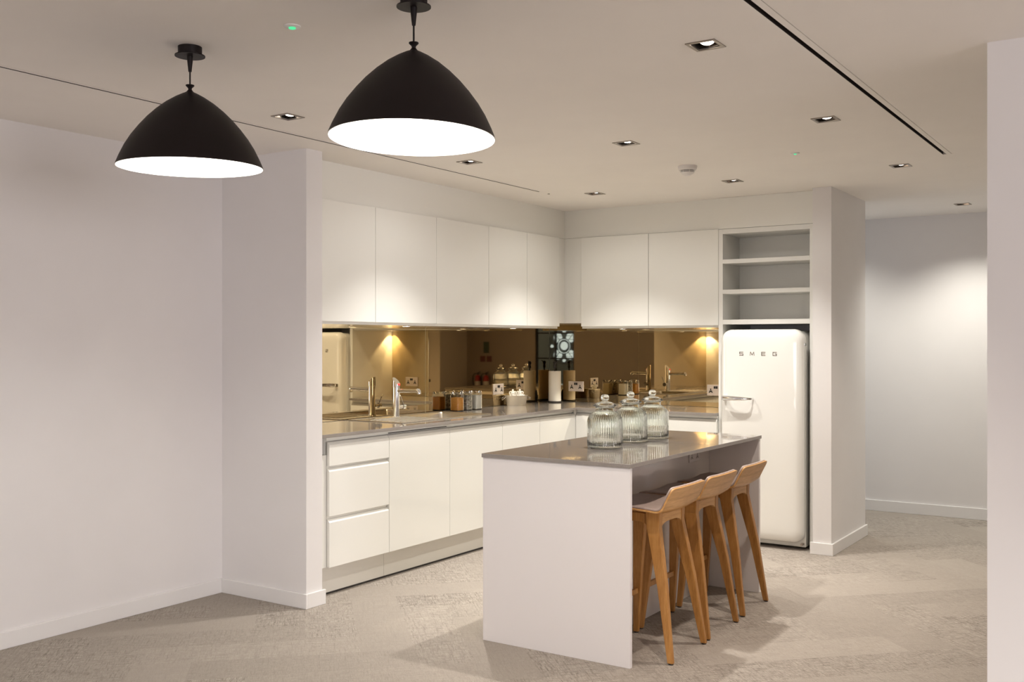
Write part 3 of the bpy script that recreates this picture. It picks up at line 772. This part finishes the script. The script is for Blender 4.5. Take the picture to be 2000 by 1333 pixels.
s = socket('A', (-2.3318, 5.40, 0.765), 'pale double socket under the island top, above the stools')
dv = Fd + Rd * ((1354.5 - 1000) / 1984); s.location = (-2.3315, dv.y * (-2.3315) / dv.x, 0.788); s.scale = (0.95, 1, 0.8)
for c in s.children:
    if c.name.startswith('plate'): c.data = c.data.copy(); c.data.materials.clear(); c.data.materials.append(M['island'])
    elif c.name.startswith('switch'): c.data = c.data.copy(); c.data.materials.clear(); c.data.materials.append(M['plastic'])
    elif c.name.startswith('pin'): c.data = c.data.copy(); c.data.materials.clear(); c.data.materials.append(M['seal'])

# ------------------------------------------------------------------ glass storage jars on the island
def make_jar():
    t = thing('glass_storage_jar', '', 'jar', (0, 0, 0), 0, 'ribbed glass jars on the island')
    def rib(a, z, r):
        k = max(0, min(1, (z - 0.006) / 0.01)) * max(0, min(1, (0.184 - z) / 0.02)); return 1 + 0.013 * k * math.cos(48 * a)
    SEG = 336
    out = [(0.0, 0.0012), (0.078, 0.0), (0.088, 0.002), (0.0905, 0.007), (0.0895, 0.012), (0.0895, 0.05), (0.0900, 0.10), (0.0895, 0.135),
           (0.0865, 0.150), (0.079, 0.164), (0.066, 0.175), (0.054, 0.182), (0.0475, 0.187), (0.0465, 0.192), (0.0465, 0.200), (0.0495, 0.2035), (0.0495, 0.2065), (0.046, 0.208)]
    inn = [(0.0430, 0.2065), (0.0428, 0.190), (0.046, 0.184), (0.062, 0.1725), (0.075, 0.161), (0.0825, 0.148), (0.0852, 0.134), (0.0855, 0.10), (0.0855, 0.03), (0.082, 0.016), (0.070, 0.0115), (0.0, 0.0105)]
    bm = bmesh.new(); lathe(bm, out + inn, SEG, rmod=lambda a, z, r: rib(a, z, r) if r > 0.0863 else 1)
    put('glass_body', bm, M['glass'], t, smooth=True, auto=False)
    bm = bmesh.new()
    lathe(bm, [(0, 0.2015), (0.030, 0.2015), (0.0405, 0.2035), (0.0412, 0.2095), (0.059, 0.2095), (0.0605, 0.212), (0.059, 0.2150), (0.048, 0.2235), (0.032, 0.2300), (0.018, 0.2335), (0.0125, 0.2365),
               (0.0125, 0.2385), (0.0165, 0.2405), (0.0205, 0.2480), (0.0205, 0.2580), (0.0170, 0.2655), (0.009, 0.2695), (0, 0.2705)], 96)
    put('glass_lid', bm, M['glass'], t, smooth=True, auto=False)
    return t
j0 = make_jar()
def bird_eye(d, px): return camp(d, px)
for k, (d, px, lab) in enumerate(((5.165, 1181.5, 'lidded ribbed glass jar on the island, nearest and leftmost of three'),
                                  (5.455, 1231.5, 'lidded ribbed glass jar on the island, middle of three'),
                                  (5.65, 1274.0, 'lidded ribbed glass jar on the island, farthest and rightmost of three'))):
    j = j0 if k == 0 else copy_tree(j0); x, y = camp(d, px); j.location = (x, y, 0.9003); j['label'] = lab
    j.rotation_euler = (0, 0, 0.7 * k)

# ------------------------------------------------------------------ things on the worktop
# square-ish spice canisters
def canister(x, y, w_, h, fill, fh, label, rz=0.0):
    t = thing('spice_jar', label, 'jar', (x, y, 0.9205), rz, 'glass spice jars by the mirror')
    bm = bmesh.new()
    def ring(ins, z, r): return [bm.verts.new((a, b, z)) for a, b in rrect(-w_ + ins, w_ - ins, -w_ + ins, w_ - ins, r, 5)]
    R_ = [ring(0.004, 0, .012), ring(0, 0.004, .014), ring(0, h - .02, .014), ring(0.005, h - 0.008, .012), ring(0.005, h, .012),
          ring(0.0075, h, .010), ring(0.0075, h - 0.008, .010), ring(0.003, h - .022, .011), ring(0.003, 0.006, .011)]
    for A, Bq in zip(R_, R_[1:]):
        n = len(A)
        for k in range(n): bm.faces.new((A[k], A[(k + 1) % n], Bq[(k + 1) % n], Bq[k]))
    bm.faces.new(R_[0]); bm.faces.new(R_[-1]); put('glass_body', bm, M['glass_small'], t, smooth=True)
    bm = bmesh.new()
    prism(bm, rrect(-w_ + .0036, w_ - .0036, -w_ + .0036, w_ - .0036, .0105, 5), lambda a, b, d: (a, b, d), 0.0066, fh)
    put('contents', bm, fill, t, smooth=True)
    bm = bmesh.new(); prism(bm, rrect(-w_ + .003, w_ - .003, -w_ + .003, w_ - .003, .012, 5), lambda a, b, d: (a, b, d), h + .0005, h + .006)
    prism(bm, rrect(-w_ + .010, w_ - .010, -w_ + .010, w_ - .010, .010, 5), lambda a, b, d: (a, b, d), h - .010, h + .0004)
    put('lid', bm, M['glass_small'], t, smooth=True)
    bm = bmesh.new(); tube(bm, [(w_ + .003, -w_ * .6, h - .006), (w_ + .004, w_ * .6, h - .006)], 0.0018, 6); tube(bm, [(w_ + .003, 0, h - .004), (w_ + .005, 0, h - .026), (w_ + .002, 0, h - .034)], 0.0022, 6)
    tube(bm, [(-w_ - .003, -w_ * .6, h - .006), (-w_ - .003, w_ * .6, h - .006)], 0.0018, 6)
    put('wire_clip', bm, M['chrome'], t, smooth=True)
    return t
canister(-4.515, 6.079, 0.040, 0.134, M['turmeric'], 0.100, 'glass jar of orange spice, first of three in the row by the mirror')
canister(-4.519, 6.202, 0.036, 0.134, M['pods'], 0.112, 'glass jar of pale grey pods, middle of three in the row by the mirror')
canister(-4.515, 6.315, 0.040, 0.136, M['flour'], 0.108, 'glass jar of white powder, last of three in the row by the mirror')

# oval tin with handles, salt and pepper in it
t = thing('oval_tin', 'oval tin caddy with rope-like side handles beside the left socket', 'container', (-4.517, 6.885, 0.9205), -0.50)
bm = bmesh.new()
def oval(sx, sy, z, n=40): return [bm.verts.new((sx * math.cos(2 * PI * k / n), sy * math.sin(2 * PI * k / n), z)) for k in range(n)]
R_ = [oval(.045, .084, 0), oval(.053, .102, .076), oval(.056, .106, .079), oval(.053, .103, .081), oval(.0505, .0995, .076), oval(.043, .082, .003)]
for A, Bq in zip(R_, R_[1:]):
    for k in range(40): bm.faces.new((A[k], A[(k + 1) % 40], Bq[(k + 1) % 40], Bq[k]))
bm.faces.new(R_[0]); bm.faces.new(R_[-1]); put('tin_body', bm, M['tin'], t, smooth=True)
for sy in (-1, 1):
    bm = bmesh.new(); tube(bm, [(-.02, sy * .102, .070), (-.022, sy * .120, .060), (0, sy * .126, .046), (.022, sy * .120, .060), (.02, sy * .102, .070)], 0.003, 8)
    put('side_handle', bm, M['chrome'], t, smooth=True)
def make_shaker():
    t = thing('crown_shaker', '', 'shaker', (0, 0, 0), 0, 'white crown-shaped shakers in the tin')
    bm = bmesh.new(); lathe(bm, [(0, 0), (0.023, 0), (0.024, 0.06), (0.027, 0.066), (0.027, 0.074), (0.022, 0.076), (0.019, 0.09), (0.021, 0.098), (0.012, 0.104), (0.007, 0.106), (0.006, 0.112), (0.0085, 0.118), (0.007, 0.125), (0, 0.128)], 32)
    put('pot', bm, M['ceramic'], t, smooth=True)
    bm = bmesh.new()
    for k in range(4):
        a = k * PI / 2 + .3; c, s = math.cos(a), math.sin(a)
        tube(bm, [(.020 * c, .020 * s, .076), (.028 * c, .028 * s, .090), (.029 * c, .029 * s, .102), (.02 * c, .02 * s, .109), (.006 * c, .006 * s, .108)], .0038, 8)
    put('crown_arches', bm, M['ceramic'], t, smooth=True)
    return t
s0 = make_shaker()
for k, (dy, lab) in enumerate(((-.030, 'white crown-shaped shaker in the tin, the left one'), (.034, 'white crown-shaped shaker in the tin, the right one nearer the corner'))):
    s = s0 if k == 0 else copy_tree(s0); s.location = (-4.517 + dy * 0.479, 6.885 + dy * 0.878, 0.9245); s['label'] = lab

# kitchen roll on a black holder
rx, ry = camp(8.655, 1083.5)
t = thing('kitchen_roll_holder', 'black kitchen roll stand in the corner of the worktop', 'stand', (rx, ry, 0.9205))
bm = bmesh.new(); lathe(bm, [(0, 0), (0.066, 0), (0.066, 0.006), (0.060, 0.010), (0, 0.010)], 40); put('base', bm, M['black_plastic'], t, smooth=True)
bm = bmesh.new(); tube(bm, [(0, 0, .009), (0, 0, .312)], .0065, 12); lathe(bm, [(0, .286), (.011, .288), (.014, .298), (.009, .312), (.012, .322), (.016, .331), (.012, .343), (.004, .348), (0, .349)], 20)
tube(bm, [(.008, 0, .335), (.024, .012, .352)], [.005, .003], 8); put('post', bm, M['black_plastic'], t, smooth=True)
bm = bmesh.new(); tube(bm, [(-.062, .01, .008), (-.064, .01, .07), (-.061, .01, .10)], [.010, .011, .004], 10); put('side_arm', bm, M['black_plastic'], t, smooth=True)
bm = bmesh.new(); lathe(bm, [(.018, .0), (.0525, .0), (.0530, .004), (.0530, .252), (.0515, .255), (.018, .255)], 48, close=True)
tag(put('kitchen_roll', bm, M['paper'], None, smooth=True, loc=(rx, ry, 0.9312)), 'white paper kitchen roll standing on its black holder in the corner', 'paper roll')

# ------------------------------------------------------------------ bar stools
def make_stool():
    t = thing('bar_stool', '', 'bar stool', (0, 0, 0), 0, 'oak bar stools at the island')
    ZT = 0.656
    # shell profile in x-z, seat front at -x, back at +x
    prof = [(-.195, .645), (-.186, .654), (-.150, .661), (-.08, .661), (0.0, .659), (.06, .656), (.10, .653)]
    cx, cz, r = .10, .708, .055
    for k in range(1, 9):
        a = math.radians(-90 + k * 8.1); prof.append((cx + r * math.cos(a), cz + r * math.sin(a)))
    ex, ez = prof[-1]; dx, dz = math.cos(math.radians(64.8)), math.sin(math.radians(64.8))
    for k in (0.3, 0.6, 0.72, 0.82, 0.90, 0.96, 1.0): prof.append((ex + dx * .104 * k, ez + dz * .104 * k))
    def halfw(i):
        n = len(prof) - 1
        if i == 0: return .150
        if i == 1: return .172
        if i > n - 5: return .192 - .034 * (1 - math.sqrt(max(0, 1 - ((i - n + 5) / 5.0) ** 2.4)))
        return .192
    def sheet(offset, thick, m, name, inset=0.0):
        bm = bmesh.new(); NY = 14; top = []; bot = []
        for i, (x, z) in enumerate(prof):
            a = prof[max(i - 1, 0)]; b = prof[min(i + 1, len(prof) - 1)]; d = Vector((b[0] - a[0], b[1] - a[1])).normalized(); n = Vector((-d.y, d.x))
            w_ = halfw(i) - inset; rt = []; rb = []
            up = 1 if i < 7 else 0
            for j in range(NY + 1):
                y = -w_ + 2 * w_ * j / NY; q = (abs(y) / .19) ** 2
                sag = (0.012 if i < 9 else 0.012 - 0.007 * min(1, (i - 8) / 9)) * q                                # sides lift: dished seat, wrapped back
                p = Vector((x, z)) + n * sag
                # plump in the middle for the pad edge
                e_ = thick
                p0 = p + n * offset; p1 = p + n * (offset + e_)
                rb.append(bm.verts.new((p0.x, y, p0.y))); rt.append(bm.verts.new((p1.x, y, p1.y)))
            top.append(rt); bot.append(rb)
        for i in range(len(prof) - 1):
            for j in range(NY):
                bm.faces.new((top[i][j], top[i][j + 1], top[i + 1][j + 1], top[i + 1][j])); bm.faces.new((bot[i][j], bot[i + 1][j], bot[i + 1][j + 1], bot[i][j + 1]))
            for j in (0, NY): bm.faces.new((top[i][j], bot[i][j], bot[i + 1][j], top[i + 1][j]))
        for i in (0, len(prof) - 1):
            for j in range(NY): bm.faces.new((top[i][j], top[i][j + 1], bot[i][j + 1], bot[i][j]))
        return put(name, bm, m, t, smooth=True, bevel=0.003 if inset == 0 else 0.004, seg=3)
    sheet(0.0, 0.009, M['oak_ply'], 'seat_shell')
    sheet(0.0092, 0.011, M['leather'], 'seat_pad', 0.006)
    # legs
    def leg(sx, sy):
        bm = bmesh.new()
        bxx, byy = sx * .178, sy * .186; txx, tyy = sx * .096 - .029, sy * .124
        def sect(x, y, hx, hy, z): return [bm.verts.new((x + a * hx, y + b * hy, z)) for a, b in ((-1, -1), (1, -1), (1, 1), (-1, 1))]
        R_ = [sect(bxx, byy, .0135, .0105, 0.005), sect(bxx + (txx - bxx) * .48, byy + (tyy - byy) * .5, .0225, .0145, .33),
              sect(txx, tyy, .0320, .0180, ZT - .06), sect(txx, tyy, .0345, .0185, ZT + .007)]
        for A, Bq in zip(R_, R_[1:]):
            for k in range(4): bm.faces.new((A[k], A[(k + 1) % 4], Bq[(k + 1) % 4], Bq[k]))
        bm.faces.new(R_[0]); bm.faces.new(R_[-1])
        l = put('leg', bm, M['oak_leg'], t, bevel=0.003, seg=2)
        bm = bmesh.new(); lathe(bm, [(0, 0.0), (.0115, 0.0), (.0115, .005), (0, .005)], 12, bxx, byy); put('glide', bm, M['black_plastic'], l)
    for sx in (1, -1):
        for sy in (-1, 1): leg(sx, sy)
    # aprons with arched lower edges
    def apron(axis, s):
        bm = bmesh.new(); n = 12; hw = .106 if axis == 'y' else .066
        pts = [(-hw, ZT - .003), (hw, ZT - .003)] + [(hw - 2 * hw * k / n, ZT - .062 + .018 * (1 - (2 * k / n - 1) ** 4)) for k in range(n + 1)]
        if axis == 'y': prism(bm, pts, lambda a, b, d: (d, a, b), s * .117 - .029 - .009, s * .117 - .029 + .009)
        else: prism(bm, pts, lambda a, b, d: (a - .029, d, b), s * .124 - .009, s * .124 + .009)
        put('apron', bm, M['oak_leg'] if axis == 'x' else M['oak_ply'], t, bevel=0.002)
    for s in (-1, 1): apron('y', s); apron('x', s)
    zf = .215; k = zf / ZT
    xf = -(.178 + (.125 - .178) * k); yf = .186 + (.124 - .186) * k
    put('footrest', B(xf - .009, xf + .009, -yf + .008, yf - .008, zf - .013, zf + .013), M['oak_leg'], t, bevel=0.003)
    return t
st0 = make_stool()
for k, (x, y, rz, lab) in enumerate(((-2.083, 4.345, 0.0, 'oak bar stool with taupe seat pad, nearest of the three under the island'),
                                     (-2.092, 4.785, 0.0, 'oak bar stool with taupe seat pad, middle of the three under the island'),
                                     (-2.106, 5.275, 0.02, 'oak bar stool with taupe seat pad, farthest of the three, nearest the fridge'))):
    s = st0 if k == 0 else copy_tree(st0); s.location = (x, y, 0); s.rotation_euler = (0, 0, rz); s['label'] = lab

# under-cabinet spots
for (x, y, k_, lab) in ((-2.862, 7.505, 0.42, 'small round spotlight under the wall cabinet beside the fridge housing'),
                    (-4.565, 4.115, 0.42, 'small round spotlight under the wall cabinet at the partition'),
                    (-4.36, 5.30, 1.0, 'small round spotlight under the wall cabinet above the tap'),
                    (-4.36, 6.60, 0.5, 'small round spotlight under the wall cabinet near the inner corner'),
                    (-3.78, 7.33, 1.0, 'small round spotlight under the back wall cabinet near the corner')):
    bm = bmesh.new(); lathe(bm, [(0, 0), (.030, 0), (.030, -.0015), (.024, -.0022), (0, -.0022)], 24)
    for f in bm.faces: f.material_index = 1 if all(v_.co.z < -.0021 for v_ in f.verts) else 0
    tag(put('cabinet_spotlight', bm, [M['chrome'], M['lamp']], None, smooth=True, loc=(x, y, UZ0)), lab, 'spotlight')
    spot('cabinet_beam', (x, y, UZ0 - .010), G['cab'][0] * 0.75 * k_, 105, 0.25, (1.0, 0.80, 0.48) if k_ < .5 else G['cab'][1], 0.006)
    spot('cabinet_beam', (x, y, UZ0 - .010), G['cab'][0] * 0.5 * k_, 42, 0.25, (1.0, 0.80, 0.48) if k_ < .5 else G['cab'][1], 0.006)

# ------------------------------------------------------------------ seen only in the mirrors: far end of the room
def extinguisher(x, label):
    t = thing('fire_extinguisher', label, 'fire extinguisher', (x, YB + 0.14, 0), 0, 'fire extinguishers by the far wall')
    bm = bmesh.new(); lathe(bm, [(0, 0.003), (.075, 0.003), (.078, .02), (.078, .42), (.070, .46), (.045, .49), (.022, .505), (0, .505)], 32); put('cylinder', bm, M['coral'], t, smooth=True)
    bm = bmesh.new(); tube(bm, [(0, 0, .50), (0, 0, .56)], .018, 12); tube(bm, [(.02, 0, .56), (-.09, 0, .60)], .010, 8); tube(bm, [(.02, 0, .55), (-.09, 0, .55)], .009, 8); put('valve_lever', bm, M['black_plastic'], t, smooth=True)
    bm = bmesh.new(); tube(bm, [(.02, .02, .545), (.08, .05, .545), (.125, .06, .47), (.13, .05, .33), (.115, .04, .22)], [.010, .011, .011, .012, .018], 10); put('hose', bm, M['rope'], t, smooth=True)
    bm = bmesh.new(); lathe(bm, [(.0785, .22), (.0795, .22), (.0795, .34), (.0785, .34)], 24); put('label_band', bm, M['plastic'], t)
extinguisher(7.12, 'fire extinguisher seen reflected in the mirror, left of the pair')
extinguisher(6.84, 'fire extinguisher seen reflected in the mirror, right of the pair')
for x, z, w_, h, m, lab in ((6.93, 1.27, .093, .155, 'green_notice', 'tall dark notice on the far wall, reflected in the left mirror'),
                       (7.05, .95, .085, .08, 'notice', 'small dark notice on the far wall reflected in the mirror, left of two'),
                       (6.83, .95, .085, .08, 'notice', 'small dark notice on the far wall reflected in the mirror, right of two')):
    tag(put('wall_notice', B(x - w_, x + w_, YB, YB + .004, z - h, z + h), M[m]), lab, 'sign')
# round traceried window beyond the glazed opening
t = thing('rose_window', 'round traceried window beyond the dark glazed screen, seen in the mirrors', 'window', (5.38, -9.6, 1.30))
def disc(bm, cx, cz, r, y0, y1, n=48, sq=1.0):
    prism(bm, [(cx + r * math.cos(2 * PI * k / n), cz + sq * r * math.sin(2 * PI * k / n)) for k in range(n)], lambda a, b, d: (a, d, b), y0, y1)
bm = bmesh.new(); disc(bm, 0, 0, .52, -.10, -.02, 64); put('stone_disc', bm, M['stone'], t)
bm = bmesh.new(); disc(bm, 0, .01, .118, -.019, -.005)
for a_ in (50, 130, 230, 310): disc(bm, .315 * math.cos(math.radians(a_)), .315 * math.sin(math.radians(a_)), .135, -.019, -.005)
for a_ in (0, 90, 180, 270): disc(bm, .40 * math.cos(math.radians(a_)), .40 * math.sin(math.radians(a_)), .045, -.019, -.005, 24)
put('bright_glass', bm, M['sky'], t)
bm = bmesh.new()
def ringw(r0, r1, y0, y1, n=64):
    A = []
    for k in range(n):
        a = 2 * PI * k / n; c, s_ = math.cos(a), math.sin(a); A.append([bm.verts.new((r * c, y, r * s_)) for r, y in ((r0, y0), (r1, y0), (r1, y1), (r0, y1))])
    for k in range(n):
        P, Q = A[k], A[(k + 1) % n]
        for q in range(4): bm.faces.new((P[q], P[(q + 1) % 4], Q[(q + 1) % 4], Q[q]))
ringw(.185, .200, -.019, -.005); put('bright_ring', bm, M['sky'], t)
bm = bmesh.new()
for a_ in (50, 130, 230, 310):
    c, s_ = math.cos(math.radians(a_)), math.sin(math.radians(a_)); tube(bm, [(c * .2, 0, s_ * .2), (c * .46, 0, s_ * .46)], .008, 6)
    for o_ in (-.05, .05): tube(bm, [(.315 * c - .13, 0, .315 * s_ + o_), (.315 * c + .13, 0, .315 * s_ + o_)], .005, 6)
ringw(.150, .165, -.004, .02); ringw(.215, .225, -.004, .02)
put('glazing_bars', bm, M['dark'], t)
struct('wall_beyond', B(1.0, 9.5, -11.9, -11.8, -0.1, 5), M['stone'])
